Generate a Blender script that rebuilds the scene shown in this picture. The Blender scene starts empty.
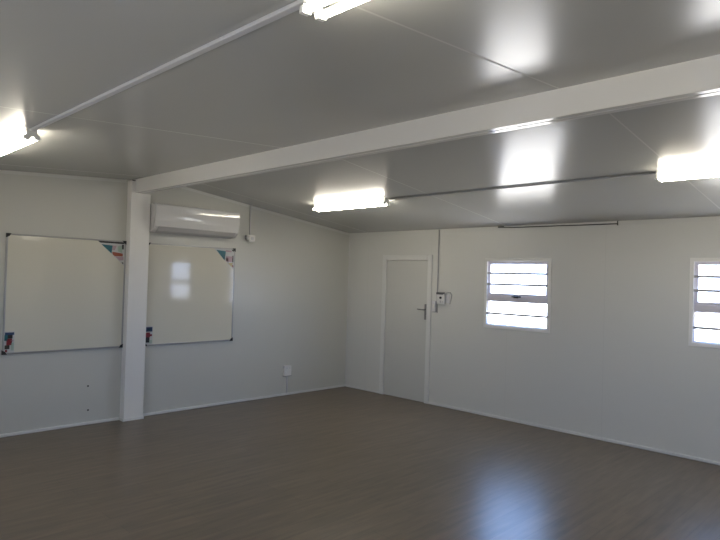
import bpy, bmesh, math, random
from mathutils import Vector, Matrix
random.seed(4)
C = bpy.context.scene.collection
PI = math.pi

# ------------------------------------------------------------------ key sizes (metres)
L, NY = 12.2, -7.05            # room length along X, front wall at y = NY
EAVE, SF = 2.437, 0.1255       # eave height at the back wall, fall of the back slope
def zfar(y): return EAVE - SF * y
def znear(y): return 2.787 + 0.063 * (y + 3.6)
RY = -3.54                     # ridge

# ------------------------------------------------------------------ materials
def mat(name, col, rough=0.5, spec=0.5, metal=0.0, coat=0.0, coat_rough=0.1, var=0.03, vscale=3.0, emit=None, estr=0.0):
    m = bpy.data.materials.new(name); m.use_nodes = True
    nt = m.node_tree; b = nt.nodes['Principled BSDF']
    b.inputs['Roughness'].default_value = rough
    b.inputs['Metallic'].default_value = metal
    b.inputs['Specular IOR Level'].default_value = spec
    b.inputs['Coat Weight'].default_value = coat
    b.inputs['Coat Roughness'].default_value = coat_rough
    if emit:
        b.inputs['Emission Color'].default_value = (*emit, 1)
        b.inputs['Emission Strength'].default_value = estr
    tc = nt.nodes.new('ShaderNodeTexCoord'); nz = nt.nodes.new('ShaderNodeTexNoise')
    nz.inputs['Scale'].default_value = vscale; nz.inputs['Detail'].default_value = 3
    nt.links.new(tc.outputs['Object'], nz.inputs['Vector'])
    mx = nt.nodes.new('ShaderNodeMix'); mx.data_type = 'RGBA'
    mx.inputs['A'].default_value = (*[c * (1 - var) for c in col], 1)
    mx.inputs['B'].default_value = (*[min(1, c * (1 + var)) for c in col], 1)
    nt.links.new(nz.outputs['Fac'], mx.inputs['Factor'])
    nt.links.new(mx.outputs['Result'], b.inputs['Base Color'])
    m['mix'] = mx.name
    return m

def add_joints(m, axis, start, step, half, dark, matte=False):
    """thin dark panel joints every `step` metres along an axis, part of the surface itself"""
    nt = m.node_tree; N = nt.nodes; b = N['Principled BSDF']
    src = b.inputs['Base Color'].links[0].from_socket
    tc = N.new('ShaderNodeTexCoord'); sep = N.new('ShaderNodeSeparateXYZ')
    nt.links.new(tc.outputs['Object'], sep.inputs[0])
    def mth(op, a, v=None):
        n = N.new('ShaderNodeMath'); n.operation = op
        nt.links.new(a, n.inputs[0])
        if v is not None: n.inputs[1].default_value = v
        return n.outputs[0]
    a = mth('SUBTRACT', sep.outputs[axis], start - step / 2)
    a = mth('DIVIDE', a, step); a = mth('FRACT', a); a = mth('SUBTRACT', a, 0.5)
    a = mth('ABSOLUTE', a); a = mth('MULTIPLY', a, step); a = mth('LESS_THAN', a, half)
    mx = N.new('ShaderNodeMix'); mx.data_type = 'RGBA'
    nt.links.new(a, mx.inputs['Factor']); nt.links.new(src, mx.inputs['A'])
    mx.inputs['B'].default_value = (*dark, 1)
    nt.links.new(mx.outputs['Result'], b.inputs['Base Color'])
    if matte:                       # the joint strip is dull, the panel around it glossy
        for key, v in (('Roughness', 0.8), ('Specular IOR Level', 0.0)):
            r = N.new('ShaderNodeMapRange'); r.inputs['To Min'].default_value = b.inputs[key].default_value
            r.inputs['To Max'].default_value = v
            nt.links.new(a, r.inputs[0]); nt.links.new(r.outputs[0], b.inputs[key])
    return m

M = {}
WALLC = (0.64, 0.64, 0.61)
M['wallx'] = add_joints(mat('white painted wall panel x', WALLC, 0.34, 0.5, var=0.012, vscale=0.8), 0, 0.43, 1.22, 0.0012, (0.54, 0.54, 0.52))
M['wally'] = add_joints(mat('white painted wall panel y', (0.57, 0.57, 0.53), 0.34, 0.5, var=0.012, vscale=0.8), 1, -1.2, 1.22, 0.0012, (0.54, 0.54, 0.52))  # same paint as the long walls, darkened to imitate weaker light here
M['ceil'] = add_joints(mat('glossy white ceiling panel', (0.48, 0.485, 0.465), 0.235, 0.6, var=0.012, vscale=0.7), 0, 2.84, 2.44, 0.0055, (0.508, 0.508, 0.49), True)
M['trim'] = mat('white trim', (0.70, 0.70, 0.68), 0.4, var=0.01)
M['flash'] = mat('white flashing', (0.63, 0.63, 0.605), 0.4, var=0.01)
M['steel'] = mat('white painted steel', (0.80, 0.79, 0.76), 0.3, 0.5, var=0.015)
M['beam'] = mat('glossy white painted beam', (0.77, 0.765, 0.75), 0.13, 0.5, var=0.015)
M['frame'] = mat('white window aluminium', (0.66, 0.635, 0.70), 0.35, var=0.01)  # lilac cast paints in the backlit shade of the inner frame
M['door'] = mat('white door leaf', (0.58, 0.58, 0.55), 0.4, var=0.012)
M['pvc'] = mat('white pvc', (0.66, 0.66, 0.68), 0.4, var=0.01)
M['pvcgrey'] = mat('grey pvc', (0.40, 0.40, 0.41), 0.45, var=0.01)
M['dark'] = mat('black plastic', (0.015, 0.015, 0.016), 0.4)
M['lid'] = mat('charcoal lid', (0.12, 0.12, 0.125), 0.45)
M['metal'] = mat('brushed metal', (0.27, 0.27, 0.265), 0.35, metal=1.0)
M['alu'] = mat('aluminium edge', (0.40, 0.40, 0.39), 0.32, metal=0.5)
M['board'] = mat('whiteboard enamel', (0.66, 0.64, 0.55), 0.075, 0.45, var=0.01)
M['acbody'] = mat('glossy white casing', (0.66, 0.66, 0.66), 0.08, 0.5, var=0.01)
M['acgrey'] = mat('flap with shade tone', (0.50, 0.50, 0.51), 0.25)  # grey carries the shadow under the casing in its colour
M['bar'] = mat('painted bar', (0.40, 0.40, 0.41), 0.5)
M['tube'] = mat('lit tube', (0.9, 0.9, 0.88), 0.3, emit=(1.0, 0.92, 0.77), estr=31.0)
M['body'] = mat('white fitting body', (0.80, 0.80, 0.77), 0.35)
M['teal'] = mat('teal print', (0.012, 0.12, 0.15), 0.35)
M['navy'] = mat('navy print', (0.02, 0.05, 0.12), 0.35)
M['red'] = mat('red print', (0.22, 0.02, 0.03), 0.35)
M['orange'] = mat('orange print', (0.30, 0.075, 0.035), 0.35)
M['pink'] = mat('pale pink print', (0.42, 0.30, 0.34), 0.35)
M['mint'] = mat('pale green print', (0.35, 0.45, 0.38), 0.35)
M['white'] = mat('white print', (0.52, 0.53, 0.53), 0.35)
M['black'] = mat('black print', (0.02, 0.02, 0.02), 0.35)
M['tan'] = mat('tan print', (0.45, 0.38, 0.22), 0.35)

def glass():
    m = bpy.data.materials.new('window glass'); m.use_nodes = True
    nt = m.node_tree; nt.nodes.clear()
    o = nt.nodes.new('ShaderNodeOutputMaterial'); t = nt.nodes.new('ShaderNodeBsdfTransparent')
    g = nt.nodes.new('ShaderNodeBsdfGlossy'); g.inputs['Roughness'].default_value = 0.02
    
    t.inputs['Color'].default_value = (0.93, 0.95, 0.95, 1)
    mx = nt.nodes.new('ShaderNodeMixShader')
    mx.inputs[0].default_value = 0.05; nt.links.new(t.outputs[0], mx.inputs[1]); nt.links.new(g.outputs[0], mx.inputs[2])
    nt.links.new(mx.outputs[0], o.inputs[0])
    return m
M['glass'] = glass()

def floor_mat():
    m = bpy.data.materials.new('brown vinyl planks'); m.use_nodes = True
    nt = m.node_tree; N = nt.nodes; b = N['Principled BSDF']
    tc = N.new('ShaderNodeTexCoord'); mp = N.new('ShaderNodeMapping')
    mp.inputs['Rotation'].default_value = (0, 0, PI / 2)
    nt.links.new(tc.outputs['Object'], mp.inputs[0])
    br = N.new('ShaderNodeTexBrick'); br.offset = 0.37
    br.inputs['Scale'].default_value = 1.0
    br.inputs['Brick Width'].default_value = 1.22; br.inputs['Row Height'].default_value = 0.15
    br.inputs['Mortar Size'].default_value = 0.0012; br.inputs['Mortar Smooth'].default_value = 0.2
    br.inputs['Color1'].default_value = (0.119, 0.089, 0.059, 1)
    br.inputs['Color2'].default_value = (0.141, 0.105, 0.070, 1)
    br.inputs['Mortar'].default_value = (0.06, 0.048, 0.04, 1)
    nt.links.new(mp.outputs[0], br.inputs[0])
    mp2 = N.new('ShaderNodeMapping'); mp2.inputs['Scale'].default_value = (14, 1.6, 1)
    nt.links.new(tc.outputs['Object'], mp2.inputs[0])
    nz = N.new('ShaderNodeTexNoise'); nz.inputs['Scale'].default_value = 1.6; nz.inputs['Detail'].default_value = 6
    nt.links.new(mp2.outputs[0], nz.inputs[0])
    rp = N.new('ShaderNodeMapRange'); rp.inputs['To Min'].default_value = 0.78; rp.inputs['To Max'].default_value = 1.22
    rp.inputs['From Min'].default_value = 0.3; rp.inputs['From Max'].default_value = 0.7
    nt.links.new(nz.outputs[0], rp.inputs[0])
    mx = N.new('ShaderNodeMix'); mx.data_type = 'RGBA'; mx.blend_type = 'MULTIPLY'; mx.inputs['Factor'].default_value = 1
    nt.links.new(br.outputs['Color'], mx.inputs['A']); nt.links.new(rp.outputs[0], mx.inputs['B'])
    nt.links.new(mx.outputs['Result'], b.inputs['Base Color'])
    b.inputs['Roughness'].default_value = 0.31; b.inputs['Specular IOR Level'].default_value = 0.5
    bp = N.new('ShaderNodeBump'); bp.inputs['Strength'].default_value = 0.03; bp.inputs['Distance'].default_value = 0.002
    nt.links.new(nz.outputs[0], bp.inputs['Height']); nt.links.new(bp.outputs[0], b.inputs['Normal'])
    return m
M['floor'] = floor_mat()

# ------------------------------------------------------------------ mesh helpers
def bx(bm, x0, x1, y0, y1, z0, z1, mi=0, bev=0.0):
    t = bmesh.new()
    vs = [t.verts.new((x, y, z)) for x in (x0, x1) for y in (y0, y1) for z in (z0, z1)]
    for f in ((0, 1, 3, 2), (4, 6, 7, 5), (0, 4, 5, 1), (2, 3, 7, 6), (0, 2, 6, 4), (1, 5, 7, 3)):
        t.faces.new([vs[i] for i in f])
    if bev: bmesh.ops.bevel(t, geom=t.edges[:], offset=bev, segments=2, affect='EDGES', profile=0.5)
    bmesh.ops.recalc_face_normals(t, faces=t.faces[:])
    merge(bm, t, mi)

def merge(bm, t, mi=0):
    mp = {v: bm.verts.new(v.co) for v in t.verts}
    for f in t.faces:
        try: g = bm.faces.new([mp[v] for v in f.verts]); g.material_index = mi; g.smooth = f.smooth
        except ValueError: pass
    t.free()

def tube(bm, pts, r, seg=12, mi=0):
    """round rod swept along points"""
    t = bmesh.new(); rings = []
    pts = [Vector(p) for p in pts]
    for i, p in enumerate(pts):
        a = pts[max(0, i - 1)]; b = pts[min(len(pts) - 1, i + 1)]
        d = (b - a).normalized()
        u = d.orthogonal().normalized() if i == 0 else (rings_u - d * rings_u.dot(d)).normalized()
        rings_u = u; w = d.cross(u)
        rings.append([t.verts.new(p + r * (math.cos(2 * PI * k / seg) * u + math.sin(2 * PI * k / seg) * w)) for k in range(seg)])
    for A, B in zip(rings, rings[1:]):
        for k in range(seg):
            f = t.faces.new((A[k], A[(k + 1) % seg], B[(k + 1) % seg], B[k])); f.smooth = True
    t.faces.new(rings[0][::-1]); t.faces.new(rings[-1])
    bmesh.ops.recalc_face_normals(t, faces=t.faces[:])
    merge(bm, t, mi)

def prism(bm, poly, axis, a0, a1, mi=0, smooth=False):
    """polygon (2-D) extruded along an axis; poly coords are the two other axes in x,y,z order"""
    t = bmesh.new()
    def P(p, a):
        c = list(p); c.insert(axis, a); return c
    A = [t.verts.new(P(p, a0)) for p in poly]; B = [t.verts.new(P(p, a1)) for p in poly]
    t.faces.new(A); t.faces.new(B[::-1]); n = len(poly)
    for k in range(n):
        f = t.faces.new((A[k], B[k], B[(k + 1) % n], A[(k + 1) % n])); f.smooth = smooth
    bmesh.ops.recalc_face_normals(t, faces=t.faces[:])
    merge(bm, t, mi)

def obj(name, bm, mats, parent=None, origin=None):
    me = bpy.data.meshes.new(name)
    o = bpy.data.objects.new(name, me); C.objects.link(o)
    if parent:
        o.parent = parent
        bmesh.ops.translate(bm, vec=-wloc(parent), verts=bm.verts[:])
    elif origin:
        bmesh.ops.translate(bm, vec=-Vector(origin), verts=bm.verts[:]); o.location = origin
    bm.to_mesh(me); bm.free()
    for m in (mats if isinstance(mats, (list, tuple)) else [mats]): me.materials.append(m)
    return o

def wloc(o):
    v = Vector((0, 0, 0))
    while o: v += o.location; o = o.parent
    return v

def tag(o, label=None, cat=None, group=None, kind=None):
    if label: o['label'] = label
    if cat: o['category'] = cat
    if group: o['group'] = group
    if kind: o['kind'] = kind
    return o

def empty(name, loc, **k):
    o = bpy.data.objects.new(name, None); C.objects.link(o); o.location = loc; o.empty_display_size = 0.1
    return tag(o, **k)

def copy_tree(o, parent=None):
    c = o.copy(); C.objects.link(c); c.parent = parent
    for ch in list(o.children): copy_tree(ch, c)
    return c

def struct(name, bm, mats, label, cat, parent=None):
    return tag(obj(name, bm, mats, parent), label, cat, kind='structure')

# ------------------------------------------------------------------ shell
T = 0.06
b = bmesh.new(); bx(b, -T, L + T, NY - T, T, -0.08, 0.0)
struct('floor', b, M['floor'], 'dark brown wood-look vinyl plank floor of the empty room', 'floor')

WZ0, WZ1, WW = 1.1355, 2.0278, 0.9193
BACKW = [2.536, 4.952]       # left edges of the window frames, back wall
FRONTW = [2.6, 4.9, 7.2, 9.5]
E_ = 0.02                                  # wall opening sits this far inside the outer flange
D0, D1, DZ = 0.7449, 1.6771, 2.08
def long_wall(bm, y0, y1, top, wins, doors):
    cuts = sorted([(w + E_, w + WW - E_, WZ0 + E_, WZ1 - E_) for w in wins] + [(a, c, 0, z) for a, c, z in doors])
    x = -T
    for a, c, z0, z1 in cuts:
        bx(bm, x, a, y0, y1, 0, top)
        if z0 > 0: bx(bm, a, c, y0, y1, 0, z0)
        bx(bm, a, c, y0, y1, z1, top); x = c
    bx(bm, x, L + T, y0, y1, 0, top)
b = bmesh.new(); long_wall(b, 0, T, EAVE + 0.01, BACKW, [(D0 + 0.03, D1 - 0.03, DZ - 0.03)])
struct('wall_back', b, M['wallx'], 'white panelled long wall with the door and the barred windows', 'wall')
b = bmesh.new(); long_wall(b, NY - T, NY, znear(NY) + 0.01, FRONTW, [])
struct('wall_front', b, M['wallx'], 'white panelled long wall opposite the door', 'wall')
gable = [(0, 0), (0, EAVE), (RY, 2.95), (NY, znear(NY) + 0.01), (NY, 0)]
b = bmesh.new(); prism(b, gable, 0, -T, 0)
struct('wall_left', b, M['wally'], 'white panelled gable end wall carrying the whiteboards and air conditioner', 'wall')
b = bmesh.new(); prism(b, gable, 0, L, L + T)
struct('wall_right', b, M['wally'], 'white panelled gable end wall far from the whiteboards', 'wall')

b = bmesh.new()
prism(b, [(T, zfar(T)), (RY, zfar(RY)), (RY, zfar(RY) + 0.1), (T, zfar(T) + 0.1)], 0, -T, L + T)
struct('ceiling', b, M['ceil'], 'glossy white sloping ceiling between the beam and the door wall', 'ceiling')
b = bmesh.new()
prism(b, [(RY, znear(RY)), (NY - T, znear(NY - T)), (NY - T, znear(NY - T) + 0.1), (RY, zfar(RY) + 0.1)], 0, -T, L + T)
struct('ceiling', b, M['ceil'], 'glossy white ceiling on the near side of the beam', 'ceiling')

# ridge beam: two channels back to back with a fine groove under them
b = bmesh.new()
bx(b, 0.0, L, -3.600, -3.550, 2.632, 2.83, bev=0.004)
bx(b, 0.0, L, -3.536, -3.486, 2.634, 2.83, bev=0.004)
bx(b, 0.0, L, -3.551, -3.535, 2.668, 2.83)
struct('roof_beam', b, M['beam'], 'white steel beam running under the roof ridge to the column', 'beam')
col = empty('support_column', (0.05, -3.53, 0), label='white square column on the whiteboard wall, between the two boards', cat='column', kind='structure')
b = bmesh.new(); bx(b, 0.0, 0.112, -3.644, -3.410, 0, 2.632, bev=0.005); obj('shaft', b, M['steel'], col)
b = bmesh.new(); bx(b, 0.0, 0.112, -3.644, -3.600, 2.632, 2.775, bev=0.003); obj('cap_plate', b, M['steel'], col)
b = bmesh.new(); bx(b, 0.112, 0.122, -3.652, -3.404, 0, 0.03, bev=0.003)
bx(b, 0.0, 0.122, -3.654, -3.644, 0, 0.03, bev=0.003); obj('foot_trim', b, M['trim'], col)
b = bmesh.new(); bx(b, 0.112, 0.125, -3.644, -3.606, 2.764, 2.772, bev=0.002)
tag(obj('dark_gap', b, M['dark'], col), 'dark gap at the column top, drawn as a small black block')  # black block stands in for the shadowed gap under the ceiling

# skirting, cove trims
def skirt(name, x0, x1, y0, y1, label):
    b = bmesh.new(); bx(b, x0, x1, y0, y1, 0, 0.034, bev=0.006); return struct(name, b, M['trim'], label, 'skirting')
skirt('baseboard_back', 0.0, D0 + 0.0, -0.018, 0, 'low white skirting along the door wall, corner to door')
skirt('baseboard_back', D1, L, -0.018, 0, 'low white skirting along the door wall below the windows')
skirt('baseboard_left', 0, 0.018, -3.410, -0.018, 'low white skirting from the column to the room corner')
skirt('baseboard_left', 0, 0.018, NY, -3.654, 'low white skirting below the left whiteboard')
skirt('baseboard_front', 0.018, L, NY, NY + 0.018, 'low white skirting on the wall opposite the door')
def ctrim(n, bm, lab): return struct('trim_%d' % n, bm, M['flash'], lab, 'trim')
b = bmesh.new(); bx(b, 0, L, -0.003, 0, EAVE - 0.05, EAVE - 0.004); ctrim(1, b, 'narrow white flashing along the top of the door wall')
b = bmesh.new(); bx(b, 0, 0.04, -0.003, 0, 0.034, EAVE - 0.05); bx(b, 0, 0.003, -0.012, -0.003, 0.034, EAVE - 0.05)
ctrim(2, b, 'white angle strip up the corner beside the door')
b = bmesh.new()
prism(b, [(-0.003, zfar(0) - 0.004), (-3.486, zfar(-3.486) - 0.004), (-3.486, zfar(-3.486) - 0.035), (-0.003, zfar(0) - 0.035)], 0, 0, 0.003)
ctrim(3, b, 'thin white flashing along the sloping top of the air conditioner wall')
b = bmesh.new()
prism(b, [(-3.66, znear(-3.66) - 0.003), (NY, znear(NY) - 0.003), (NY, znear(NY) - 0.035), (-3.66, znear(-3.66) - 0.035)], 0, 0, 0.003)
ctrim(4, b, 'thin white flashing above the left whiteboard')

# ------------------------------------------------------------------ windows
def ring(bm, x0, x1, z0, z1, w, y0, y1, mi=0, bev=0.003):
    bx(bm, x0, x1, y0, y1, z1 - w, z1, mi, bev); bx(bm, x0, x1, y0, y1, z0, z0 + w, mi, bev)
    bx(bm, x0, x0 + w, y0, y1, z0 + w, z1 - w, mi, bev); bx(bm, x1 - w, x1, y0, y1, z0 + w, z1 - w, mi, bev)
def window(n, x0, ywall, s, label):
    """s = +1: outside is towards +y"""
    def Y(a, c): return tuple(sorted((ywall + s * a, ywall + s * c)))
    x1 = x0 + WW; zt0, zt1 = 1.478, 1.555
    r = empty('window_%d' % n, (x0 + WW / 2, ywall, WZ0), label=label, cat='window', kind='structure')
    b = bmesh.new(); ring(b, x0, x1, WZ0, WZ1, 0.040, *Y(-0.014, 0.0), 1)
    ring(b, x0 + E_, x1 - E_, WZ0 + E_, WZ1 - E_, 0.032, *Y(0.001, 0.058)); obj('window_frame', b, [M['frame'], M['steel']], r)
    b = bmesh.new(); bx(b, x0 + 0.045, x1 - 0.045, *Y(-0.004, 0.05), zt0, zt1, bev=0.003); obj('transom', b, M['frame'], r)
    sa = empty('opening_sash', (x0 + WW / 2, ywall, zt1)); sa.parent = r; sa.location -= r.location
    b = bmesh.new(); ring(b, x0 + 0.046, x1 - 0.046, zt1, WZ1 - 0.046, 0.028, *Y(0.006, 0.036)); obj('sash_frame', b, M['frame'], sa)
    b = bmesh.new(); bx(b, x0 + 0.064, x1 - 0.064, *Y(0.02, 0.024), zt1 + 0.018, WZ1 - 0.064); obj('pane', b, M['glass'], sa)
    b = bmesh.new(); xc = x0 + WW / 2 + 0.0
    bx(b, xc - 0.035, xc + 0.025, *Y(-0.016, 0.006), 1.530, 1.566, bev=0.003)
    bx(b, xc - 0.055, xc + 0.07, *Y(-0.03, -0.016), 1.540, 1.556, bev=0.003)
    tag(obj('handle', b, M['dark'], sa), 'black window latch')
    b = bmesh.new(); bx(b, x0 + 0.045, x1 - 0.045, *Y(0.02, 0.024), WZ0 + 0.044, zt0 + 0.002); obj('pane', b, M['glass'], r)
    for z in (1.837, 1.697, 1.323):
        b = bmesh.new(); y = ywall - s * 0.008
        bx(b, x0 + 0.03, x1 - 0.03, y - 0.004, y + 0.004, z - 0.013, z + 0.013); obj('burglar_bar', b, M['bar'], r)
    return r
for i, x0 in enumerate(BACKW):
    window(i + 1, x0, 0.0, 1, ['small white barred window nearer the door on the long wall', 'small white barred window farther from the door, cut by the photo edge'][i])
for i, x0 in enumerate(FRONTW):
    window(i + 3, x0, NY, -1, ['front wall window nearest the whiteboards', 'front wall window, second from the whiteboards',
           'front wall window, third from the whiteboards', 'front wall window farthest from the whiteboards'][i])

# ------------------------------------------------------------------ door
dr = empty('door_1', ((D0 + D1) / 2, 0, 0), label='plain white door with lever handle beside the room corner', cat='door', kind='structure')
b = bmesh.new(); fw = 0.075
for a, c, z0, z1 in ((D0, D0 + fw, 0, DZ), (D1 - fw, D1, 0, DZ), (D0 + fw, D1 - fw, DZ - fw, DZ)): bx(b, a, c, -0.022, 0.0, z0, z1, bev=0.006)
for a, c, z0, z1 in ((D0 + 0.032, D0 + fw, 0, DZ - fw), (D1 - fw, D1 - 0.032, 0, DZ - fw), (D0 + 0.032, D1 - 0.032, DZ - fw, DZ - 0.032)): bx(b, a, c, 0.0, T, z0, z1)
bx(b, D0 + fw, D1 - fw, 0.041, T, 0, 0.03); bx(b, D0 + fw, D1 - fw, 0.041, T, DZ - fw - 0.02, DZ - fw)
for xx in (D0 + fw, D1 - fw - 0.015): bx(b, xx, xx + 0.015, 0.041, T, 0, DZ - fw)
obj('door_frame', b, M['trim'], dr)
b = bmesh.new(); bx(b, D0 + fw + 0.003, D1 - fw - 0.003, 0.0, 0.04, 0.004, DZ - fw - 0.003, bev=0.002); leaf = obj('door_leaf', b, M['door'], dr)
hx = D1 - fw - 0.028
b = bmesh.new(); bx(b, hx - 0.020, hx + 0.020, -0.008, 0.0, 1.165, 1.385, bev=0.004)
tube(b, [(hx, -0.006, 1.305), (hx, -0.05, 1.305)], 0.009); tube(b, [(hx + 0.005, -0.05, 1.305), (hx - 0.05, -0.052, 1.306), (hx - 0.11, -0.046, 1.309)], 0.009)
tube(b, [(hx, -0.008, 1.235), (hx, -0.014, 1.235)], 0.011)
tag(obj('door_handle', b, M['metal'], leaf), 'dark metal lever on a long plate')

# ------------------------------------------------------------------ light switch, hook plate and cable runs near the door
sw = empty('light_switch', (1.735, 0, 1.30), label='white light switch box right of the door handle', cat='switch')
b = bmesh.new(); bx(b, 1.70, 1.768, -0.034, 0, 1.292, 1.44, bev=0.005); obj('housing', b, M['pvc'], sw)
b = bmesh.new(); bx(b, 1.719, 1.749, -0.040, -0.033, 1.34, 1.395, bev=0.002); obj('rocker', b, M['trim'], sw)
b = bmesh.new(); bx(b, 1.698, 1.79, -0.012, 0, 1.278, 1.292, bev=0.002); obj('lower_edge', b, M['pvcgrey'], sw)
cn = bmesh.new(); tube(cn, [(1.779, -0.010, EAVE - 0.006), (1.779, -0.010, 1.293)], 0.009)
tag(obj('conduit', cn, M['pvcgrey']), 'thin grey conduit dropping from the ceiling to the switch by the door', 'conduit')
ib = empty('wall_switch_unit', (1.90, 0, 1.38), label='small grey wall box with cable loop, right of the light switch', cat='electrical box')
b = bmesh.new(); bx(b, 1.802, 1.925, -0.05, 0, 1.398, 1.542, bev=0.005); obj('housing', b, M['trim'], ib)
b = bmesh.new(); bx(b, 1.796, 1.905, -0.062, -0.004, 1.532, 1.562, bev=0.004); tag(obj('lid', b, M['lid'], ib), 'dark top lid')
b = bmesh.new(); tube(b, [(1.868, -0.05, 1.488), (1.868, -0.064, 1.488)], 0.016, 14); tag(obj('knob', b, M['dark'], ib), 'round black knob')
for xx in (1.858, 1.890):
    b = bmesh.new(); bx(b, xx, xx + 0.009, -0.054, -0.049, 1.412, 1.447); obj('slot', b, M['pvcgrey'], ib)
b = bmesh.new(); tube(b, [(1.91, -0.02, 1.548), (1.96, -0.02, 1.562), (2.005, -0.018, 1.560), (2.024, -0.014, 1.53), (2.016, -0.012, 1.49), (2.0, -0.012, 1.44), (1.994, -0.012, 1.405)], 0.007, 8)
tag(obj('cable', b, M['pvcgrey'], ib), 'thin grey cable loop')
b = bmesh.new(); bx(b, 1.927, 1.985, -0.008, 0, 1.42, 1.54, bev=0.003); obj('back_plate', b, M['pvc'], ib)

cb = bmesh.new()
tube(cb, [(2.72, -0.008, EAVE - 0.012), (2.9, -0.010, EAVE - 0.022), (3.6, -0.010, EAVE - 0.027), (4.22, -0.010, EAVE - 0.032)], 0.006, 8)
tube(cb, [(4.22, -0.010, EAVE - 0.05), (4.22, -0.014, EAVE - 0.0)], 0.006, 8)
bx(cb, 2.72, 2.80, -0.028, -0.002, EAVE - 0.020, EAVE - 0.003, bev=0.004)
tag(obj('wall_mounted_cable', cb, M['dark']), 'thin dark cable running along the wall top above the barred window', 'cable')

# ------------------------------------------------------------------ whiteboard wall
def whiteboard(y1, label, tri, strip):
    W, z0, z1 = 1.235, 0.84, 2.068; y0 = y1 - W; w = 0.016
    r = empty('whiteboard', (0, (y0 + y1) / 2, z0), label=label, cat='whiteboard', group='whiteboards on the end wall')
    b = bmesh.new(); bx(b, 0.0, 0.016, y0 + w * .5, y1 - w * .5, z0 + w * .5, z1 - w * .5); obj('writing_surface', b, M['board'], r)
    b = bmesh.new()
    bx(b, 0, 0.022, y0, y1, z1 - w, z1, bev=0.003); bx(b, 0, 0.022, y0, y1, z0, z0 + w, bev=0.003)
    bx(b, 0, 0.022, y0, y0 + w, z0 + w, z1 - w, bev=0.003); bx(b, 0, 0.022, y1 - w, y1, z0 + w, z1 - w, bev=0.003)
    obj('frame', b, M['alu'], r)
    for yy, sy in ((y0, 1), (y1, -1)):
        for zz, sz in ((z0, 1), (z1, -1)):
            b = bmesh.new(); k = 0.042
            poly = [(yy - sy * 0.003, zz - sz * 0.003), (yy + sy * k, zz - sz * 0.003), (yy + sy * k * .62, zz + sz * k * .62), (yy - sy * 0.003, zz + sz * k)]
            prism(b, poly, 0, 0.001, 0.026)
            tag(obj('corner_cap', b, M['dark'], r), 'black plastic corner')
    # triangular printed sticker in the top corner next to y1
    a, h, u, v = 0.31, 0.27, y1 - w, z1 - w
    b = bmesh.new(); X = 0.016
    def pl(poly, mi, t): prism(b, [(u - a * p, v - h * q) for p, q in poly], 0, X, X + t, mi)
    pl([(0, 0), (1, 0), (0, 1)], 0, 0.0010)
    for poly, mi in tri: pl(poly, mi, 0.0016)
    tag(obj('corner_sticker', b, [M['white'], M['teal'], M['orange'], M['pink'], M['mint'], M['black'], M['tan'], M['red'], M['navy']], r), 'triangular teal, white and orange printed sticker')
    b = bmesh.new()
    def ql(ya, yb, za, zb, mi, t): bx(b, X, X + t, y0 + w + ya, y0 + w + yb, z0 + w + za, z0 + w + zb, mi)
    ql(0, 0.092, 0, 0.215, 0, 0.0010)
    for ya, yb, za, zb, mi in strip: ql(ya, yb, za, zb, mi, 0.0016)
    tag(obj('side_sticker', b, [M['white'], M['teal'], M['orange'], M['pink'], M['mint'], M['black'], M['tan'], M['red'], M['navy']], r), 'small navy, red and white printed sticker')
    return r
TRI = [([(0.02, 0.0), (0.98, 0.0), (0.90, 0.07), (0.02, 0.07)], 5), ([(0.45, 0.16), (0.86, 0.13), (0.48, 0.50)], 1),
       ([(0.30, 0.16), (0.45, 0.16), (0.46, 0.36), (0.36, 0.36)], 3), ([(0.10, 0.14), (0.26, 0.18), (0.24, 0.40), (0.08, 0.46)], 4),
       ([(0.06, 0.48), (0.46, 0.42), (0.44, 0.53), (0.36, 0.61), (0.06, 0.60)], 2), ([(0.03, 0.10), (0.10, 0.10), (0.09, 0.30), (0.03, 0.30)], 5),
       ([(0.03, 0.62), (0.34, 0.62), (0.18, 0.78), (0.03, 0.76)], 3), ([(0.03, 0.86), (0.10, 0.86), (0.03, 0.94)], 5)]
STR = [(0.004, 0.088, 0.178, 0.205, 8), (0.03, 0.075, 0.142, 0.178, 5), (0.0, 0.03, 0.12, 0.178, 1), (0.02, 0.07, 0.075, 0.140, 7),
       (0.062, 0.088, 0.02, 0.10, 4), (0.005, 0.05, 0.035, 0.075, 5), (0.055, 0.085, 0.11, 0.13, 3), (0.01, 0.03, 0.005, 0.03, 7)]
whiteboard(-3.645, 'wide whiteboard on the end wall, nearer the camera and left of the column', TRI, STR)
TRI2 = [([(0.0, 0.0), (0.12, 0.0), (0.10, 0.07), (0.0, 0.10)], 5), ([(0.42, 0.10), (0.88, 0.06), (0.46, 0.56)], 1),
        ([(0.12, 0.06), (0.42, 0.04), (0.42, 0.12), (0.14, 0.14)], 3), ([(0.06, 0.34), (0.40, 0.34), (0.40, 0.60), (0.10, 0.62)], 3),
        ([(0.26, 0.44), (0.40, 0.42), (0.40, 0.58), (0.30, 0.60)], 7), ([(0.03, 0.30), (0.08, 0.30), (0.08, 0.62), (0.03, 0.62)], 5),
        ([(0.05, 0.66), (0.30, 0.66), (0.10, 0.88)], 6), ([(0.02, 0.78), (0.10, 0.76), (0.03, 0.92)], 7)]
STR2 = [(0.0, 0.088, 0.150, 0.205, 8), (0.03, 0.07, 0.160, 0.185, 1), (0.0, 0.06, 0.085, 0.142, 7), (0.045, 0.085, 0.095, 0.12, 7),
        (0.0, 0.055, 0.02, 0.085, 5), (0.05, 0.088, 0.01, 0.05, 4)]
whiteboard(-2.154, 'whiteboard under the air conditioner, right of the column', TRI2, STR2)

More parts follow.
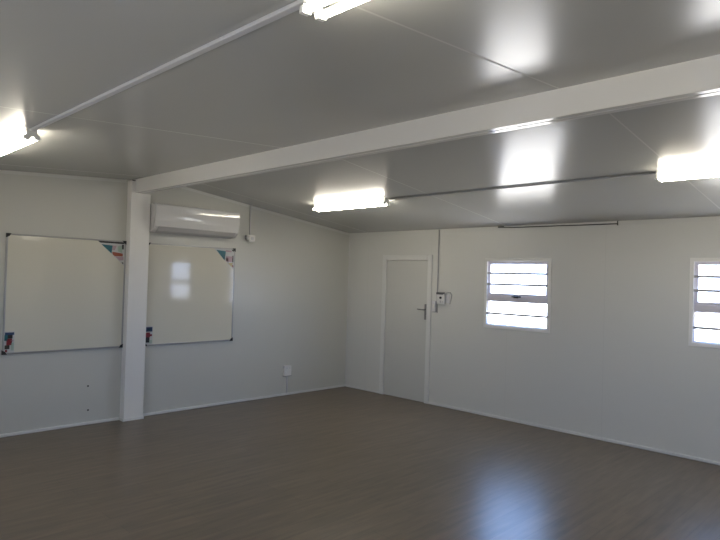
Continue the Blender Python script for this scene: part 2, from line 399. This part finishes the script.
# air conditioner
ay0, ay1, az0, az1 = -3.395, -2.235, 2.175, 2.53
ac = empty('wall_mounted_air_conditioner', (0, (ay0 + ay1) / 2, az0), label='white split air conditioner unit high above the right whiteboard', cat='air conditioner')
prof = [(0.0, az0 + 0.02), (0.0, az1), (0.14, az1), (0.175, az1 - 0.008), (0.20, az1 - 0.03), (0.212, az1 - 0.07), (0.217, az1 - 0.14), (0.214, az1 - 0.20),
        (0.200, az0 + 0.082), (0.16, az0 + 0.045), (0.10, az0 + 0.02)]
b = bmesh.new(); prism(b, [(x, z) for x, z in prof], 1, ay0 + 0.014, ay1 - 0.014)
casing = obj('casing', b, M['acbody'], ac)
def front_profile():
    # rounded top edge, an almost plumb face, then a belly that turns under towards the air outlet
    pts = [(0.196, az1), (0.208, az1 - 0.002), (0.217, az1 - 0.008), (0.2215, az1 - 0.017)]
    x, z = 0.2225, az1 - 0.026
    n = 44
    for k in range(n + 1):
        pts.append((x, z)); q = k / n; dz = 0.230 / n
        a = math.radians(-1.6 + 62 * 0.23 * q + 34 * max(0, (q - 0.72) / 0.28) ** 1.5)
        x -= dz * math.tan(a); z -= dz
    return pts
fp = front_profile()
b = bmesh.new(); prism(b, fp + [(x - 0.02, z) for x, z in fp[::-1]], 1, ay0, ay1, smooth=False)
b.normal_update()
for f in b.faces: f.smooth = abs(f.normal.y) < 0.5
fpo = obj('front_panel', b, M['acbody'], ac)
for e in fpo.data.edges:                      # crisp ends and rims, smooth only along the curved face
    v0, v1 = (fpo.data.vertices[i].co for i in e.vertices)
    if abs(v0.y - v1.y) < 1e-5: e.use_edge_sharp = True
for yy in (ay0, ay1 - 0.016):
    b = bmesh.new(); q = [(x * 0.96, z) for x, z in prof]; prism(b, q, 1, yy, yy + 0.016); obj('side_cap', b, M['acbody'], ac)
b = bmesh.new(); prism(b, [(0.206, az0 + 0.088), (0.212, az0 + 0.084), (0.168, az0 + 0.036), (0.10, az0 + 0.010), (0.098, az0 + 0.018), (0.16, az0 + 0.042)], 1, ay0 + 0.05, ay1 - 0.05)
tag(obj('air_flap', b, M['acgrey'], ac), 'air flap along the bottom, greyed for the shade there')

# isolator beside the air conditioner
b = bmesh.new(); iso = empty('isolator_switch', (0, -1.96, 2.18), label='small white isolator box right of the air conditioner', cat='switch')
bx(b, 0, 0.06, -1.965, -1.865, 2.175, 2.265, bev=0.008); obj('housing', b, M['steel'], iso)
b = bmesh.new(); bx(b, 0.058, 0.066, -1.935, -1.895, 2.20, 2.24, bev=0.003); obj('rocker', b, M['pvc'], iso)
b = bmesh.new(); bx(b, 0.0, 0.05, -1.995, -1.967, 2.20, 2.262, bev=0.004); tag(obj('gland', b, M['pvcgrey'], iso), 'grey cable gland')
b = bmesh.new(); tube(b, [(0.011, -1.925, 2.262), (0.011, -1.925, zfar(-1.925) - 0.002)], 0.010)
tag(obj('conduit', b, M['pvc']), 'short white conduit from the ceiling to the air conditioner isolator', 'conduit')

# wall socket
so = empty('wall_socket', (0, -1.19, 0.27), label='white double socket low on the end wall, right of the whiteboards', cat='socket')
b = bmesh.new(); bx(b, 0, 0.045, -1.265, -1.145, 0.285, 0.43, bev=0.006); obj('housing', b, M['steel'], so)
b = bmesh.new(); bx(b, 0.0, 0.05, -1.272, -1.138, 0.275, 0.287, bev=0.003); obj('lower_edge', b, M['pvcgrey'], so)
for yy in (-1.23, -1.18):
    b = bmesh.new(); bx(b, 0.045, 0.049, yy - 0.009, yy + 0.009, 0.385, 0.405, bev=0.001); obj('rocker', b, M['pvc'], so)
b = bmesh.new(); tube(b, [(0.012, -1.195, 0.276), (0.012, -1.195, 0.034)], 0.011)
tag(obj('conduit', b, M['pvc']), 'short white conduit from the floor skirting up to the wall socket', 'conduit')

# old fixing holes left in the wall
for i, (y, z, lab) in enumerate(((-4.012, 0.429, 'small dark screw plug under the left whiteboard, upper of two'), (-4.002, 0.161, 'small dark screw plug just above the skirting under the left whiteboard'),
                    (-3.372, 0.46, 'tiny dark screw plug in the wall right of the column'))):
    b = bmesh.new(); tube(b, [(-0.001, y, z), (0.003, y, z)], 0.010 if i < 2 else 0.008, 10)
    tag(obj('screw_plug', b, M['dark']), lab, 'screw plug', 'screw plugs in the end wall')

# ------------------------------------------------------------------ fluorescent lights
def fluorescent(loc, tilt, label):
    """batten along +x from loc (its left end, on the ceiling)"""
    r = empty('fluorescent_light', (0, 0, 0), label=label, cat='ceiling light', group='twin tube ceiling lights')
    Lf = 1.235
    b = bmesh.new(); prism(b, [(-0.032, 0.0), (0.032, 0.0), (0.030, -0.030), (0.016, -0.042), (-0.016, -0.042), (-0.030, -0.030)], 0, 0.012, Lf - 0.012); obj('body', b, M['body'], r)
    for x in (0.0, Lf - 0.02):
        b = bmesh.new()
        prism(b, [(-0.034, 0.0), (0.034, 0.0), (0.034, -0.040), (0.050, -0.046), (0.054, -0.074), (0.018, -0.074), (0.014, -0.056), (-0.014, -0.056), (-0.018, -0.074), (-0.054, -0.074), (-0.050, -0.046), (-0.034, -0.040)], 0, x, x + 0.02)
        obj('lampholder', b, M['body'], r)
    for y in (-0.037, 0.037):
        b = bmesh.new(); tube(b, [(0.018, y, -0.060), (Lf - 0.018, y, -0.060)], 0.0135, 16); tag(obj('tube', b, M['tube'], r), 'lit white tube')
    r.location = loc; r.rotation_euler = (tilt, 0, 0)
    return r
YN, YF = -5.355, -1.62
tn, tf = math.atan(0.063), -math.atan(SF)
f0 = fluorescent((1.01, YF, zfar(YF)), tf, 'lit twin tube light on the far ceiling, left of the other one there')
def place(loc, tilt, label):
    c = copy_tree(f0); c.location = loc; c.rotation_euler = (tilt, 0, 0); c['label'] = label; return c
place((5.15, YF, zfar(YF)), tf, 'lit twin tube light on the far ceiling above the right-hand window')
place((1.075, YN, znear(YN)), tn, 'lit twin tube light on the near ceiling, at the left edge over the whiteboard')
place((5.235, YN, znear(YN)), tn, 'lit twin tube light on the near ceiling at the top centre of the photo')
place((9.30, YF, zfar(YF)), tf, 'twin tube light on the far ceiling farthest from the whiteboards')
place((9.30, YN, znear(YN)), tn, 'twin tube light on the near ceiling farthest from the whiteboards')

b = bmesh.new(); zc = znear(YN)
bx(b, 2.312, 5.234, YN - 0.016, YN + 0.016, zc - 0.019, zc - 0.001, bev=0.004)
tag(obj('cable_trunking', b, M['pvc']), 'white trunking across the near ceiling joining two lights', 'conduit')
b = bmesh.new(); zc = zfar(YF)
tube(b, [(2.247, YF, zc - 0.009), (5.148, YF, zc - 0.009)], 0.008)
tag(obj('conduit', b, M['pvcgrey']), 'thin conduit across the far ceiling joining its two lights, greyed to look backlit', 'conduit')  # grey colour imitates the conduit seen dark against the light

# ------------------------------------------------------------------ daylight
w = bpy.data.worlds.new('daylight'); bpy.context.scene.world = w; w.use_nodes = True
nt = w.node_tree; bg = nt.nodes['Background']
tc = nt.nodes.new('ShaderNodeTexCoord'); sp = nt.nodes.new('ShaderNodeSeparateXYZ'); cr = nt.nodes.new('ShaderNodeValToRGB')
mr = nt.nodes.new('ShaderNodeMapRange'); mr.inputs['From Min'].default_value = -0.25; mr.inputs['From Max'].default_value = 0.35
nt.links.new(tc.outputs['Generated'], sp.inputs[0]); nt.links.new(sp.outputs['Z'], mr.inputs[0]); nt.links.new(mr.outputs[0], cr.inputs[0])
cr.color_ramp.elements[0].position = 0.25; cr.color_ramp.elements[0].color = (0.86, 0.81, 0.79, 1)
cr.color_ramp.elements[1].position = 0.6; cr.color_ramp.elements[1].color = (0.39, 0.65, 1.25, 1)
nt.links.new(cr.outputs[0], bg.inputs[0]); bg.inputs[1].default_value = 12.0

def portal(x0, y, s):
    l = bpy.data.lights.new('daylight_portal', 'AREA'); l.shape = 'RECTANGLE'; l.size = WW - 0.06; l.size_y = WZ1 - WZ0 - 0.06
    l.cycles.is_portal = True
    o = bpy.data.objects.new('daylight_portal', l); C.objects.link(o)
    o.location = (x0 + WW / 2, y + s * 0.075, (WZ0 + WZ1) / 2)
    o.rotation_euler = (-PI / 2 if s > 0 else PI / 2, 0, 0)
for x0 in BACKW: portal(x0, 0, 1)
for x0 in FRONTW: portal(x0, NY, -1)

# ------------------------------------------------------------------ camera
yaw, pitch, roll, F = 0.7764246, 0.01561323, 0.02996068, 596.3258
cy, sy, cp, spn = math.cos(yaw), math.sin(yaw), math.cos(pitch), math.sin(pitch)
fwd = Vector((-sy * cp, cy * cp, spn)); right = Vector((cy, sy, 0)); up = right.cross(fwd)
R = right * math.cos(roll) + up * math.sin(roll); U = -right * math.sin(roll) + up * math.cos(roll)
cam = bpy.data.cameras.new('camera'); co = bpy.data.objects.new('camera', cam); C.objects.link(co)
m = Matrix((R, U, -fwd)).transposed().to_4x4(); m.translation = Vector((6.80368, -6.67034, 1.70770)); co.matrix_world = m
cam.sensor_width = 36; cam.lens = F / 720 * 36; cam.clip_start = 0.02
bpy.context.scene.camera = co

sc = bpy.context.scene
sc.view_settings.view_transform = 'Standard'; sc.view_settings.look = 'None'
sc.view_settings.gamma = 1; sc.view_settings.use_curve_mapping = False; sc.view_settings.exposure = 0.38
sc.cycles.max_bounces = 12; sc.cycles.diffuse_bounces = 8; sc.cycles.glossy_bounces = 5; sc.cycles.transparent_max_bounces = 8
sc.cycles.use_denoising = True; sc.cycles.sample_clamp_indirect = 6.0
sc.cycles.caustics_reflective = False
